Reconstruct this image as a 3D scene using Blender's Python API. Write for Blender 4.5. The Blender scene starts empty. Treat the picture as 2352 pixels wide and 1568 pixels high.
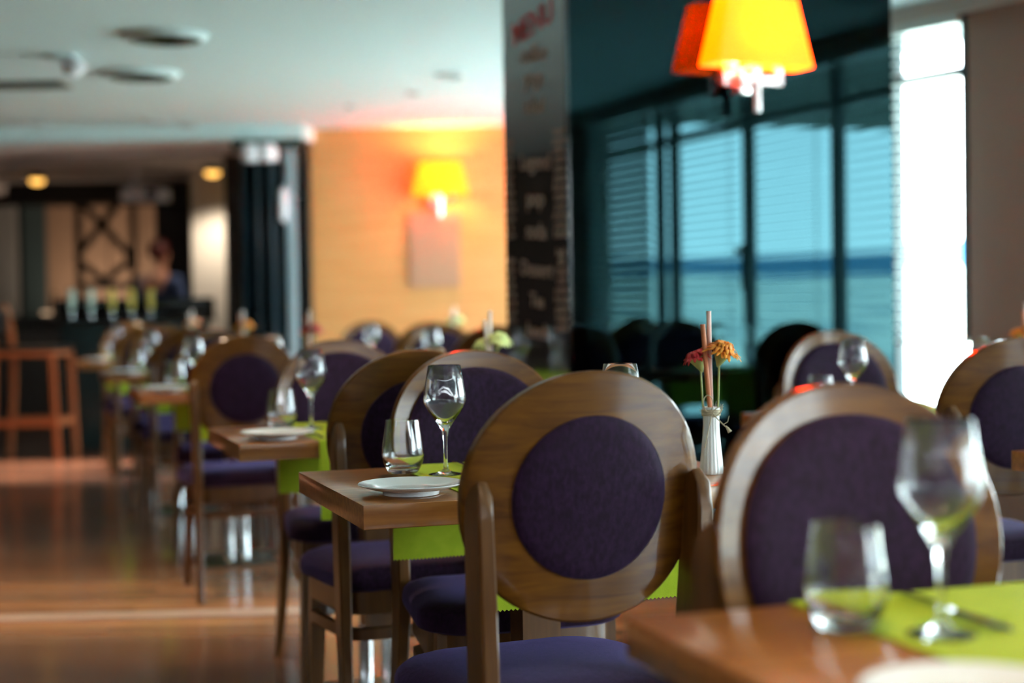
import bpy, bmesh, math, random
from mathutils import Vector, Matrix
PI = math.pi
random.seed(7)
S = bpy.context.scene
C = S.collection

# ------------------------------------------------------------ camera, world, sun, exposure
H_CAM = 1.104
F_PX = 3600.0
cam_d = bpy.data.cameras.new('camera'); cam = bpy.data.objects.new('camera', cam_d); C.objects.link(cam)
cam_d.sensor_width = 36.0; cam_d.lens = 36.0 * F_PX / 2352.0
pitch = math.atan(93 / F_PX); roll = math.radians(0.9)
fwd = Vector((0, math.cos(pitch), -math.sin(pitch))); r0 = Vector((1, 0, 0)); u0 = r0.cross(fwd)
rv = math.cos(roll) * r0 - math.sin(roll) * u0; uv = math.sin(roll) * r0 + math.cos(roll) * u0
M = Matrix((rv, uv, -fwd)).transposed().to_4x4(); M.translation = Vector((0, 0, H_CAM))
cam.matrix_world = M
cam_d.clip_start = 0.02; cam_d.clip_end = 3000
cam_d.dof.use_dof = True; cam_d.dof.focus_distance = 2.92; cam_d.dof.aperture_fstop = 1.75
S.camera = cam

S.view_settings.view_transform = 'Standard'; S.view_settings.look = 'None'
S.view_settings.gamma = 1.0; S.view_settings.use_curve_mapping = False
S.view_settings.exposure = 1.9

w = bpy.data.worlds.new('sky'); S.world = w; w.use_nodes = True
wn = w.node_tree.nodes; wl = w.node_tree.links; wn.clear()
wo = wn.new('ShaderNodeOutputWorld'); bg = wn.new('ShaderNodeBackground')
tc = wn.new('ShaderNodeTexCoord'); sp = wn.new('ShaderNodeSeparateXYZ'); cr = wn.new('ShaderNodeValToRGB')
wl.new(tc.outputs['Generated'], sp.inputs[0]); wl.new(sp.outputs['Z'], cr.inputs[0]); wl.new(cr.outputs[0], bg.inputs[0]); wl.new(bg.outputs[0], wo.inputs[0])
cr.color_ramp.elements[0].color = (0.93, 0.98, 1.0, 1); cr.color_ramp.elements[1].color = (0.55, 0.75, 1.0, 1); cr.color_ramp.elements[1].position = 0.8
bg.inputs[1].default_value = 9.0

sd = bpy.data.lights.new('sun', 'SUN'); sd.energy = 9.0; sd.angle = 0.02; sd.color = (1, .93, .82)
so = bpy.data.objects.new('sun', sd); C.objects.link(so)
so.rotation_euler = Vector((0.8, 0.0, -0.6)).to_track_quat('-Z', 'Y').to_euler()

# ------------------------------------------------------------ plan of the room
W0 = Vector((1.854, 7.6)); WD = Vector((0.529, -0.8486)); WIN = Vector((-0.8486, -0.529))   # window wall: point, direction, inward
def wp(t, off=0.0, z=0.0):
    p = W0 + WD * t + WIN * off
    return Vector((p.x, p.y, z))
CEIL = 2.45
def portal(a, b, z0, z1, inward):
    d = bpy.data.lights.new('daylight_portal', 'AREA'); d.shape = 'RECTANGLE'
    L = (Vector(b) - Vector(a)).length; d.size = L; d.size_y = z1 - z0
    d.cycles.is_portal = True
    o = bpy.data.objects.new('daylight_portal', d); C.objects.link(o)
    m = (Vector(a) + Vector(b)) / 2; iw = Vector((inward[0], inward[1], 0)).normalized()
    zax = -iw; yax = Vector((0, 0, 1)); xax = yax.cross(zax)
    R = Matrix((xax, yax, zax)).transposed().to_4x4(); R.translation = Vector((m.x, m.y, (z0 + z1) / 2)) - iw * 0.06
    o.matrix_world = R
portal(wp(-.67)[:2], wp(.487)[:2], .1, 2.4, WIN)
portal(wp(1.93)[:2], wp(6.07)[:2], .1, 2.4, WIN)
portal(wp(6.62)[:2], wp(12.7)[:2], .1, 2.4, WIN)
portal((1.55, 8.3), (1.55, 11.9), .1, 2.4, (-1, 0))

# ------------------------------------------------------------ materials
MATS = {}
def mat(name, col, rough=.5, metal=0., coat=0., trans=0., ior=1.5, emit=None, es=0., noise=None, sheen=0., bump=None, spec=None, coatr=.1):
    if name in MATS: return MATS[name]
    m = bpy.data.materials.new(name); m.use_nodes = True
    nt = m.node_tree; b = nt.nodes['Principled BSDF']
    b.inputs['Base Color'].default_value = (*col, 1); b.inputs['Roughness'].default_value = rough
    b.inputs['Metallic'].default_value = metal; b.inputs['IOR'].default_value = ior
    b.inputs['Coat Weight'].default_value = coat; b.inputs['Coat Roughness'].default_value = coatr
    b.inputs['Transmission Weight'].default_value = trans
    if spec is not None: b.inputs['Specular IOR Level'].default_value = spec
    if sheen:
        b.inputs['Sheen Weight'].default_value = sheen; b.inputs['Sheen Roughness'].default_value = .4
        b.inputs['Sheen Tint'].default_value = (.45, .36, 1, 1)
    if emit: b.inputs['Emission Color'].default_value = (*emit, 1); b.inputs['Emission Strength'].default_value = es
    if noise or bump:
        t = nt.nodes.new('ShaderNodeTexCoord'); mp = nt.nodes.new('ShaderNodeMapping')
        nt.links.new(t.outputs['Object'], mp.inputs[0])
    if noise:                                # noise = (scale xyz, second colour, lo, hi)
        sc, c2, lo, hi = noise
        mp.inputs['Scale'].default_value = sc
        n = nt.nodes.new('ShaderNodeTexNoise'); n.inputs['Scale'].default_value = 1; n.inputs['Detail'].default_value = 5; n.inputs['Distortion'].default_value = .4
        r = nt.nodes.new('ShaderNodeValToRGB')
        r.color_ramp.elements[0].position = lo; r.color_ramp.elements[1].position = hi
        r.color_ramp.elements[0].color = (*col, 1); r.color_ramp.elements[1].color = (*c2, 1)
        nt.links.new(mp.outputs[0], n.inputs['Vector']); nt.links.new(n.outputs[0], r.inputs[0]); nt.links.new(r.outputs[0], b.inputs['Base Color'])
    if bump:
        sc, st = bump
        n2 = nt.nodes.new('ShaderNodeTexNoise'); n2.inputs['Scale'].default_value = sc; n2.inputs['Detail'].default_value = 4
        nt.links.new(t.outputs['Object'], n2.inputs['Vector'])
        bp = nt.nodes.new('ShaderNodeBump'); bp.inputs['Strength'].default_value = st; bp.inputs['Distance'].default_value = .002
        nt.links.new(n2.outputs[0], bp.inputs['Height']); nt.links.new(bp.outputs[0], b.inputs['Normal'])
    MATS[name] = m
    return m
chair_wood = mat('walnut_chair_wood', (.085, .027, .0015), 0.5, coat=.5, coatr=.12, spec=.2, noise=((5, 60, 60), (.19, .070, .004), .3, .75))
leg_wood = mat('walnut_leg_wood', (.09, .032, .004), 0.42, coat=.6, coatr=.28, spec=.25, noise=((60, 60, 4), (.17, .068, .012), .3, .75))
table_wood = mat('oak_table_wood', (.34, .115, .018), .34, coat=.65, coatr=.10, spec=.35, noise=((4, 70, 70), (.54, .21, .045), .3, .7))
purple = mat('purple_velvet', (.012, .0022, .012), .75, sheen=.24, spec=.2, noise=((130, 130, 75), (.029, .008, .036), .38, .75), bump=(420, .5))
lime = mat('lime_cloth', (.36, .48, .002), .8, noise=((40, 40, 40), (.42, .53, .006), .35, .7), bump=(900, .3))
glass = mat('clear_glass', (1, 1, 1), 0., trans=1., ior=1.47)
china = mat('white_china', (.90, .93, .93), .12, coat=.5)
chrome = mat('polished_steel', (.75, .78, .78), .16, 1.)
steel_dark = mat('dark_steel', (.05, .07, .06), .3, .6)
cutlery = mat('cutlery_steel', (.7, .72, .72), .14, 1.)

def obj(name, me, m=None, parent=None, loc=None, smooth=40):
    if isinstance(me, bmesh.types.BMesh):
        bm = me; me = bpy.data.meshes.new(name); bmesh.ops.recalc_face_normals(bm, faces=bm.faces); bm.to_mesh(me); bm.free()
    if smooth:
        for p in me.polygons: p.use_smooth = True
        me.set_sharp_from_angle(angle=math.radians(smooth))
    if m and not me.materials: me.materials.append(m)
    o = bpy.data.objects.new(name, me); C.objects.link(o)
    if parent: o.parent = parent
    if loc: o.location = loc
    return o
def tag(o, label=None, cat=None, group=None, kind=None):
    if label: o['label'] = label
    if cat: o['category'] = cat
    if group: o['group'] = group
    if kind: o['kind'] = kind
    return o
def thing(name, label, cat, loc=(0, 0, 0), rz=0, group=None):
    o = bpy.data.objects.new(name, None); C.objects.link(o); o.location = loc; o.rotation_euler = (0, 0, rz)
    o.empty_display_size = .05
    return tag(o, label, cat, group)
def struct(name, bm, m, parent=None):
    o = obj(name, bm, m, parent); o['kind'] = 'structure'; return o
def dup(o, loc=None, rz=None, label=None, group=None, parent=None):
    c = o.copy(); C.objects.link(c); c.parent = parent
    if loc is not None: c.location = loc
    if rz is not None: c.rotation_euler = (0, 0, rz)
    if label: c['label'] = label
    if group: c['group'] = group
    for ch in [x for x in KIDS(o)]: dup(ch, parent=c)
    return c
def KIDS(o): return [x for x in list(C.objects) if x.parent == o]

def box(bm, x0, x1, y0, y1, z0, z1, mtx=None, bev=0.):
    vs = [bm.verts.new((x, y, z)) for x in (x0, x1) for y in (y0, y1) for z in (z0, z1)]
    idx = [(0, 1, 3, 2), (4, 6, 7, 5), (0, 4, 5, 1), (2, 3, 7, 6), (0, 2, 6, 4), (1, 5, 7, 3)]
    fs = [bm.faces.new([vs[i] for i in f]) for f in idx]
    if bev:
        es = {e for f in fs for e in f.edges}
        r = bmesh.ops.bevel(bm, geom=list(es), offset=bev, segments=2, affect='EDGES', profile=.5)
        vs = list({v for f in r['faces'] for v in f.verts} | {v for v in vs if v.is_valid})
    if mtx: bmesh.ops.transform(bm, matrix=mtx, verts=[v for v in vs if v.is_valid])
    return bm
def B(*a, **k): return box(bmesh.new(), *a, **k)
def lathe(bm, prof, n=32, mtx=None, flute=0., nf=0, close=True):
    rings = []
    for r, z in prof:
        ring = []
        for i in range(n):
            a = 2 * PI * i / n; rr = r * (1 + flute * math.cos(nf * a)) if flute else r
            v = Vector((rr * math.cos(a), rr * math.sin(a), z))
            if mtx: v = mtx @ v
            ring.append(bm.verts.new(v))
        rings.append(ring)
    for A, Bq in zip(rings, rings[1:]):
        for i in range(n): bm.faces.new((A[i], A[(i + 1) % n], Bq[(i + 1) % n], Bq[i]))
    if close:
        bm.faces.new(rings[0]); bm.faces.new(rings[-1])
    return bm
def sweep(bm, pts, sect, closed=False, up=Vector((0, 0, 1)), cap=True, scale=None):
    """sect: list of (a,b) offsets: a along side vector, b along up-ish vector"""
    rings = []; n = len(pts); pts = [Vector(p) for p in pts]
    for i, p in enumerate(pts):
        if closed: t = pts[(i + 1) % n] - pts[i - 1]
        else: t = pts[min(i + 1, n - 1)] - pts[max(i - 1, 0)]
        t.normalize(); s = t.cross(up)
        if s.length < 1e-4: s = t.cross(Vector((0, 1, 0)))
        s.normalize(); u = s.cross(t)
        k = scale[i] if scale else 1.
        rings.append([bm.verts.new(p + s * a * k + u * b * k) for a, b in sect])
    m = len(sect); rng = range(n) if closed else range(n - 1)
    for i in rng:
        A, Bq = rings[i], rings[(i + 1) % n]
        for j in range(m): bm.faces.new((A[j], A[(j + 1) % m], Bq[(j + 1) % m], Bq[j]))
    if cap and not closed: bm.faces.new(rings[0]); bm.faces.new(rings[-1])
    return bm
def circ(r, n=10): return [(r * math.cos(2 * PI * i / n), r * math.sin(2 * PI * i / n)) for i in range(n)]
def rect(a, b): return [(-a / 2, -b / 2), (a / 2, -b / 2), (a / 2, b / 2), (-a / 2, b / 2)]
def tube(bm, pts, r, n=10, closed=False, scale=None): return sweep(bm, pts, circ(r, n), closed, scale=scale)
def T(x=0, y=0, z=0): return Matrix.Translation((x, y, z))
def Rz(a): return Matrix.Rotation(a, 4, 'Z')
def poly_slab(pts, z0, z1):
    bm = bmesh.new(); lo = [bm.verts.new((x, y, z0)) for x, y in pts]; hi = [bm.verts.new((x, y, z1)) for x, y in pts]
    bm.faces.new(lo); bm.faces.new(hi); n = len(pts)
    for i in range(n): bm.faces.new((lo[i], lo[(i + 1) % n], hi[(i + 1) % n], hi[i]))
    return bm
def at_px(px, py, y):                      # a pixel read off the photo at depth y -> the spot in the room (used for planning the far fittings)
    d = rv * (px - 1176) - uv * (py - 784) + fwd * F_PX
    k = y / d.y
    return Vector((d.x * k, y, H_CAM + d.z * k))

# ------------------------------------------------------------ the shell
def floor_mat():
    m = bpy.data.materials.new('polished_wood_floor'); m.use_nodes = True; nt = m.node_tree; N = nt.nodes.new; L = nt.links.new
    b = nt.nodes['Principled BSDF']; t = N('ShaderNodeTexCoord'); s = N('ShaderNodeSeparateXYZ'); L(t.outputs['Object'], s.inputs[0])
    # boards run across the room; bands of sunlight are painted into their colour
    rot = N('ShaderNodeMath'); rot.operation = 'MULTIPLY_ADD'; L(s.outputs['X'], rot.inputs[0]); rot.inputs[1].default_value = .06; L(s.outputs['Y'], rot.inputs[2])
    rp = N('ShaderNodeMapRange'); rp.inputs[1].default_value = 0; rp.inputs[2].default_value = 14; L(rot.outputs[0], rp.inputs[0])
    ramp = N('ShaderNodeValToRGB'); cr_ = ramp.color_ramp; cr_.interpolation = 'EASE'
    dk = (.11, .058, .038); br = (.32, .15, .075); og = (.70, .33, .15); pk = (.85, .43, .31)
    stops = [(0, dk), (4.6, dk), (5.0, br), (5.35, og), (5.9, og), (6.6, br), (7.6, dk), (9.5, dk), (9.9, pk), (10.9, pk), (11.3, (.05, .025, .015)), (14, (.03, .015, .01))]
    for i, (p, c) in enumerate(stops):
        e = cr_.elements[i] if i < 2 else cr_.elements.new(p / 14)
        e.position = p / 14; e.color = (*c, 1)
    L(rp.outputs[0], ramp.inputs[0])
    bt = N('ShaderNodeTexBrick'); bt.inputs['Scale'].default_value = 1; bt.inputs['Brick Width'].default_value = 1.4; bt.inputs['Row Height'].default_value = .09
    bt.inputs['Mortar Size'].default_value = .0015; bt.inputs['Color1'].default_value = (.75, .75, .75, 1); bt.inputs['Color2'].default_value = (1.25, 1.2, 1.15, 1); bt.inputs['Mortar'].default_value = (.4, .4, .4, 1)
    L(t.outputs['Object'], bt.inputs['Vector'])
    mp = N('ShaderNodeMapping'); mp.inputs['Scale'].default_value = (3, 45, 1); n = N('ShaderNodeTexNoise'); n.inputs['Detail'].default_value = 5; n.inputs['Scale'].default_value = 1
    L(t.outputs['Object'], mp.inputs[0]); L(mp.outputs[0], n.inputs['Vector'])
    nr = N('ShaderNodeMapRange'); nr.inputs[3].default_value = .6; nr.inputs[4].default_value = 1.4; L(n.outputs[0], nr.inputs[0])
    m1 = N('ShaderNodeMixRGB'); m1.blend_type = 'MULTIPLY'; m1.inputs[0].default_value = 1; L(ramp.outputs[0], m1.inputs[1]); L(bt.outputs[0], m1.inputs[2])
    m2 = N('ShaderNodeMixRGB'); m2.blend_type = 'MULTIPLY'; m2.inputs[0].default_value = 1; L(m1.outputs[0], m2.inputs[1]); L(nr.outputs[0], m2.inputs[2])
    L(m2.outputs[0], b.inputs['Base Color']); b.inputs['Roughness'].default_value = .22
    b.inputs['Coat Weight'].default_value = .6; b.inputs['Coat Roughness'].default_value = .12
    return m
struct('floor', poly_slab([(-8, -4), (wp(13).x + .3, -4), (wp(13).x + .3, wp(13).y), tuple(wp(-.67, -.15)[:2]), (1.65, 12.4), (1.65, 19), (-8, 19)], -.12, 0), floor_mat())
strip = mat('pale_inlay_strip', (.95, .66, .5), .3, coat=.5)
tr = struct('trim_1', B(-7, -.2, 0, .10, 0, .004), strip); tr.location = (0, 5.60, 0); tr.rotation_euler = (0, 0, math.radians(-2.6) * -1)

ceil_m = mat('ceiling_plaster', (.52, .65, .67), .85)
struct('ceiling', poly_slab([(-7.2, -3.7), tuple(wp(13.1, -.9)[:2]), tuple(wp(-.9, -.9)[:2]), (2.4, 12.3), (-7.2, 12.3)], CEIL, CEIL + .15), ceil_m)
beige = mat('warm_beige_wall', (.45, .33, .28), .7)
brown_w = mat('brown_wall_paint', (.34, .21, .16), .7)
grey_w = mat('grey_wall_paint', (.30, .31, .30), .7)
dark_w = mat('dark_wall_paint', (.018, .018, .018), .5)
struct('wall_left', B(-7.2, -7.0, -3.7, 19, 0, CEIL), mat('dark_wood_wall', (.03, .015, .01), .4))
struct('wall_back', B(-7.2, 10, -3.9, -3.7, 0, CEIL), mat('dark_brown_panelling', (.07, .035, .02), .5))
# window wall, solid stretches and headers
FW = Matrix.Translation((W0.x, W0.y, 0)) @ Matrix(((WD.x, WIN.x, 0), (WD.y, WIN.y, 0), (0, 0, 1))).to_4x4()   # local x along wall, y inward
def wbox(bm, t0, t1, y0, y1, z0, z1, bev=0): return box(bm, t0, t1, y0, y1, z0, z1, FW, bev)
bm = bmesh.new()
for a, b_ in ((.487, 1.93), (6.07, 6.62), (12.7, 13.2)): wbox(bm, a, b_, -.12, .02, 0, CEIL)
struct('wall_right', bm, brown_w)
struct('trim_5', wbox(bmesh.new(), 1.6, 6.3, -4.0, -.14, 2.42, 2.5), mat('awning_green', (.10, .14, .12), .8))
bm = bmesh.new()
wbox(bm, -.8, 12.7, -.10, .10, 2.38, CEIL)
struct('trim_2', bm, mat('pale_soffit', (.55, .50, .46), .6))
bm = bmesh.new()
for a, b_ in ((-.8, .487), (1.93, 6.07), (6.62, 12.7)): wbox(bm, a, b_, -.10, .10, 0, .10)
struct('trim_3', bm, grey_w)
struct('wall_side', B(1.5, 1.62, 8.2, 8.3, 0, CEIL), brown_w)
bm = B(1.5, 1.62, 8.3, 12.1, 2.38, CEIL); box(bm, 1.5, 1.62, 8.3, 12.1, 0, .1); box(bm, 1.5, 1.62, 11.9, 12.2, 0, CEIL)
struct('trim_4', bm, grey_w)


frame_m = mat('dark_window_frame', (.012, .035, .04), .4, .2)
def pane_mat():
    m = bpy.data.materials.new('window_glass'); m.use_nodes = True; nt = m.node_tree; nt.nodes.clear()
    o = nt.nodes.new('ShaderNodeOutputMaterial'); mx = nt.nodes.new('ShaderNodeMixShader'); t = nt.nodes.new('ShaderNodeBsdfTransparent'); g = nt.nodes.new('ShaderNodeBsdfGlossy')
    g.inputs['Roughness'].default_value = 0; t.inputs[0].default_value = (.93, .98, .98, 1); mx.inputs[0].default_value = .06
    nt.links.new(t.outputs[0], mx.inputs[1]); nt.links.new(g.outputs[0], mx.inputs[2]); nt.links.new(mx.outputs[0], o.inputs[0]); return m
pane_m = pane_mat()
slat_m = mat('blind_slat', (.62, .70, .68), .5)
cord_m = mat('blind_cord', (.45, .5, .5), .7)
win_n = 0
def window_bay(F, a, b_, label, closed=False, handle=False, slat_lo=.35):
    global win_n
    win_n += 1
    bm = bmesh.new(); w_ = .028
    for x0, x1 in ((a, a + w_), (b_ - w_, b_)): box(bm, x0, x1, -.03, .03, .10, 2.38, F)
    for z0, z1 in ((.10, .15), (2.10, 2.145), (2.34, 2.38)): box(bm, a + w_, b_ - w_, -.03, .03, z0, z1, F)
    fr = struct('window_%d' % win_n, bm, frame_m)
    struct('pane', box(bmesh.new(), a + w_, b_ - w_, -.004, .004, .15, 2.34, F), pane_m, fr)
    if handle: struct('window_handle', box(box(bmesh.new(), a + .004, a + .03, .03, .045, 1.15, 1.42, F), a + .006, a + .028, .045, .085, 1.36, 1.40, F), mat('black_metal', (.01, .01, .01), .4), fr)
    bl = thing('venetian_blind', label, 'blind', group='venetian blinds along the window walls')
    obj('head_rail', box(bmesh.new(), a + .01, b_ - .01, .045, .085, 2.335, 2.38, F), slat_m, bl)
    bm = bmesh.new(); z = 2.30
    while z > slat_lo:
        if closed:
            R = F @ T((a + b_) / 2, .065, z) @ Matrix.Rotation(math.radians(60), 4, 'X')
        else:
            R = F @ T((a + b_) / 2, .065, z) @ Matrix.Rotation(math.radians(13), 4, 'X')
        hw = (b_ - a) / 2 - .015
        box(bm, -hw, hw, -(.0165 if not closed else .0255), (.0165 if not closed else .0255), -.0006, .0006, R)
        z -= .055 if closed else .05
    obj('slats', bm, slat_m, bl, smooth=0)
    bm = bmesh.new()
    for xx in (a + .12, b_ - .12): box(bm, xx - .0015, xx + .0015, .063, .067, slat_lo, 2.34, F)
    obj('cord', bm, cord_m, bl); obj('bottom_rail', box(bmesh.new(), a + .015, b_ - .015, .052, .078, slat_lo - .03, slat_lo - .012, F), slat_m, bl)
window_bay(FW, -.67, .02, 'open white venetian blind hanging in window hidden behind the mirrored pillar')
window_bay(FW, .02, .487, 'white venetian blind in bright window right of the mirrored pillar', slat_lo=.9)
window_bay(FW, 1.93, 2.885, 'white venetian blind in first window right of the brown wall pier')
window_bay(FW, 2.885, 3.84, 'white venetian blind reflected at far right bay of the dark mirror', handle=False)
window_bay(FW, 3.84, 4.80, 'white venetian blind reflected in middle bay of the dark mirror', handle=True)
window_bay(FW, 4.80, 5.01, 'narrow white venetian blind reflected at left of the bright windows')
window_bay(FW, 5.01, 6.07, 'closed grey venetian blind reflected at left part of dark mirror', closed=True)
for k in range(6): window_bay(FW, 6.62 + 1.013 * k, 7.633 + 1.013 * k, ['first', 'second', 'third', 'fourth', 'fifth', 'last'][k] + ' white venetian blind of the windows beside the camera')
FS = Matrix.Translation((1.56, 8.3, 0)) @ Matrix(((0, -1, 0), (1, 0, 0), (0, 0, 1))).to_4x4()
for k in range(4): window_bay(FS, .9 * k, .9 + .9 * k, ['first', 'second', 'third', 'last'][k] + ' white venetian blind of the side windows behind the pillar')

# outside: terrace, sloping town and hills
def terrain():
    bm = bmesh.new(); rows = []
    c = Vector((3.9, 4.3))
    dists = [.4, 3, 8, 20, 50, 100, 200, 300]
    for i, d in enumerate(dists):
        row = []
        for j in range(41):
            a = math.radians(-85 + 170 * j / 40) + math.atan2(-WIN.y, -WIN.x)
            zz = -.15 if d < 4 else (-2.2 if d < 30 else -2.2 + (d - 20) * (.0275 + .003 * math.sin(j * 1.7)))
            p = c + Vector((math.cos(a), math.sin(a))) * d
            row.append(bm.verts.new((p.x, p.y, zz)))
        rows.append(row)
    for A, Bq in zip(rows, rows[1:]):
        for j in range(40): bm.faces.new((A[j], A[j + 1], Bq[j + 1], Bq[j]))
    return bm
struct('ground', terrain(), mat('pale_town_slope', (.85, .75, .55), .9, noise=((.12, .12, .6), (.22, .28, .26), .35, .65)))
def ridge(d, base, amp, seed):
    rnd = random.Random(seed); ph = [rnd.uniform(0, 6.28) for _ in range(5)]
    bm = bmesh.new(); A = []; Bv = []; Cv = []
    for j in range(121):
        a = math.radians(-85 + 170 * j / 120) + math.atan2(-WIN.y, -WIN.x)
        h = base + amp * sum(math.sin(a * (5 + 7 * k) + ph[k]) / (k + 1) for k in range(5)) * .5
        ca, sa = math.cos(a), math.sin(a)
        A.append(bm.verts.new((ca * d, sa * d, -4))); Bv.append(bm.verts.new((ca * (d + 60), sa * (d + 60), h))); Cv.append(bm.verts.new((ca * (d + 200), sa * (d + 200), -4)))
    for j in range(120):
        bm.faces.new((A[j], A[j + 1], Bv[j + 1], Bv[j])); bm.faces.new((Bv[j], Bv[j + 1], Cv[j + 1], Cv[j]))
    return bm
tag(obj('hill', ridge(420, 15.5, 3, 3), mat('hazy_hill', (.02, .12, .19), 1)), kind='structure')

# ------------------------------------------------------------ mirrored pillar with the chalk menu
C0 = Vector((.207, 5.60)); MT = Vector((.895, .446)); MN = Vector((.446, -.895)); LT = Vector((-.446, .895))
P1 = C0 + MT * 1.473; P2 = P1 + LT * .504; P3 = C0 + LT * .504
pil = struct('wall_pillar', poly_slab([tuple(C0 + (MT + LT) * .012), tuple(P1 + (LT - MT * 0) * .012), tuple(P2), tuple(P3 + MT * .012)], 0, CEIL), dark_w)
FM = Matrix.Translation((C0.x, C0.y, 0)) @ Matrix(((MT.x, MN.x, 0), (MT.y, MN.y, 0), (0, 0, 1))).to_4x4()   # x along mirror, y out of mirror
mirror_m = mat('smoked_mirror', (.012, .030, .035), .012, 1.)
pm = struct('mirror_panel', box(bmesh.new(), 0, 1.473, -.012, 0, .02, CEIL - .002, FM), mirror_m, pil)
FL = Matrix.Translation((C0.x, C0.y, 0)) @ Matrix(((-LT.x, -MT.x, 0), (-LT.y, -MT.y, 0), (0, 0, 1))).to_4x4()  # x toward the corner, y out of the face
board_m = mat('glossy_black_board', (.30, .30, .305), .06, 1.)
struct('menu_board', box(bmesh.new(), -.504, 0, -.012, .0, .02, CEIL - .002, FL), board_m, pil)
def text_mesh(body, size, Mx, align='CENTER', sp_=1.):
    cu = bpy.data.curves.new('t', 'FONT'); cu.body = body; cu.size = size; cu.align_x = align; cu.extrude = .0008; cu.space_line = sp_; cu.offset = size * .012; cu.resolution_u = 3
    o = bpy.data.objects.new('t', cu); C.objects.link(o)
    dg = bpy.context.evaluated_depsgraph_get(); me = bpy.data.meshes.new_from_object(o.evaluated_get(dg)); bpy.data.objects.remove(o); bpy.data.curves.remove(cu)
    me.transform(Mx); return me
chalk = mat('tan_lettering', (.42, .31, .25), .8); red_ink = mat('red_lettering', (.55, .09, .09), .8)
R90 = Matrix.Rotation(PI / 2, 4, 'X')        # text plane XY -> XZ, facing -Y
FLT = FL @ Matrix.Scale(-1, 4, (0, 1, 0))    # makes -Y point out of the face
for word, hh, sz in (('coffee', 1.99, .085), ('yoga', 1.90, .085), ('salad', 1.80, .08), ('Legend', 1.59, .085), ('pop', 1.455, .09), ('soda', 1.335, .085), ('Dessert', 1.195, .08), ('Tea', 1.08, .075), ('lunch', .965, .08)):
    o = obj('lettering', text_mesh(word, sz, FLT @ T(-.25, -.002, hh) @ Matrix.Rotation(math.radians(4), 4, 'Y') @ R90), chalk, pil, smooth=0); o['kind'] = 'structure'
o = obj('red_lettering', text_mesh('MENU', .12, FLT @ T(-.25, -.002, 2.09) @ Matrix.Rotation(math.radians(-8), 4, 'Y') @ R90), red_ink, pil, smooth=0); o['kind'] = 'structure'
col1 = 'wine\nbeer\ntea\nmilk\nrice\nfish\nlamb\nsoup\nbread\ncake\nfig\nham\n \n \nplum\nnuts\noil\nsalt\nlime\nmint\nsage\nrum'
col2 = 'toast\ncream\nolive\ncorn\njuice\npasta\nbacon\nsteak\npear\nmelon\npizza\nkebab\n\nleek\ndill\nbasil\nchili\nonion\nhoney\ngrape\nsugar\napple'
for body, x, sz in ((col1, -.455, .034), (col2, -.055, .042)):
    o = obj('lettering', text_mesh(body, sz, FLT @ T(x, -.002, 1.70) @ R90, sp_=.95 if sz < .04 else .8), chalk, pil, smooth=0); o['kind'] = 'structure'

# ------------------------------------------------------------ orange end wall, folding door, bulkhead, bar room
def panel_mat():
    m = mat('orange_wood_panelling', (.58, .26, .08), .45, noise=((2, 2, 30), (.66, .33, .12), .3, .7)); return m
struct('wall_far', B(-1.53, 1.62, 12.1, 12.25, 0, CEIL), panel_mat())
g = thing('wall_grille', 'tan square wall panel below the far glowing lamp on orange wall', 'panel', (-.585, 12.1, 1.51))
gm = mat('tan_panel', (.46, .25, .15), .6)
bm = B(-.195, .195, -.02, 0, -.29, .29); obj('panel', bm, gm, g)
bm = bmesh.new()
for k in range(9): box(bm, -.18, .18, -.028, -.02, -.26 + k * .06, -.235 + k * .06)
obj('slats', bm, gm, g)
struct('wall_bulkhead', B(-7.0, -1.53, 11.72, 11.9, 2.345, CEIL), mat('pale_blue_band', (.55, .70, .72), .5))
struct('ceiling_bar', B(-7.0, -1.5, 11.9, 18.5, 2.345, 2.44), mat('bar_ceiling_paint', (.85, .78, .75), .8))
struct('wall_bar_far', B(-7.0, -1.4, 18.0, 18.2, 0, 2.345), dark_w)
struct('wall_bar_right', B(-1.53, -1.4, 12.25, 18.2, 0, 2.345), dark_w)
struct('wall_reveal', B(-1.575, -1.53, 11.98, 12.25, 0, 2.345), mat('black_jamb', (.004, .004, .004), .4))
# curved raised coffer in the bar ceiling
bm = bmesh.new()
pts = [(-6.2, 13.6, 2.33), (-5, 13.5, 2.33), (-4.3, 13.3, 2.33), (-3.9, 12.9, 2.33), (-3.5, 12.6, 2.33), (-2.8, 12.5, 2.33), (-2.3, 12.5, 2.33)]
sweep(bm, pts, rect(.10, .05)); struct('trim_6', bm, mat('coffer_edge', (.42, .36, .34), .7))
# left grey wall panel in bar, dark jambs, tan panels
struct('wall_bar_panel', B(-5.75, -5.3, 16.8, 16.9, 0, 2.2), grey_w)
struct('trim_7', B(-5.25, -5.0, 16.9, 17.0, 0, 2.2), mat('teal_jamb', (.05, .08, .085), .4))
tanm = mat('tan_bar_panel', (.33, .215, .14), .6)
bm = bmesh.new()
for x0, x1 in ((-5.0, -4.35), (-4.33, -3.98), (-3.96, -3.55)): box(bm, x0, x1, 16.95, 17.0, .9, 2.2)
struct('wall_bar_tan', bm, tanm)
struct('wall_bar_header', B(-5.0, -3.2, 15.6, 15.7, 2.14, 2.345), dark_w)
struct('trim_8', B(-3.55, -3.1, 15.7, 17.0, 0, 2.345), dark_w)
struct('wall_bar_column', B(-2.93, -2.42, 14.4, 14.9, 0, 2.345, bev=.02), mat('cream_column', (.80, .74, .66), .7))
struct('trim_9', B(-2.36, -2.22, 13.0, 13.1, 0, 2.345), mat('brown_jamb', (.02, .012, .01), .5))

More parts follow.
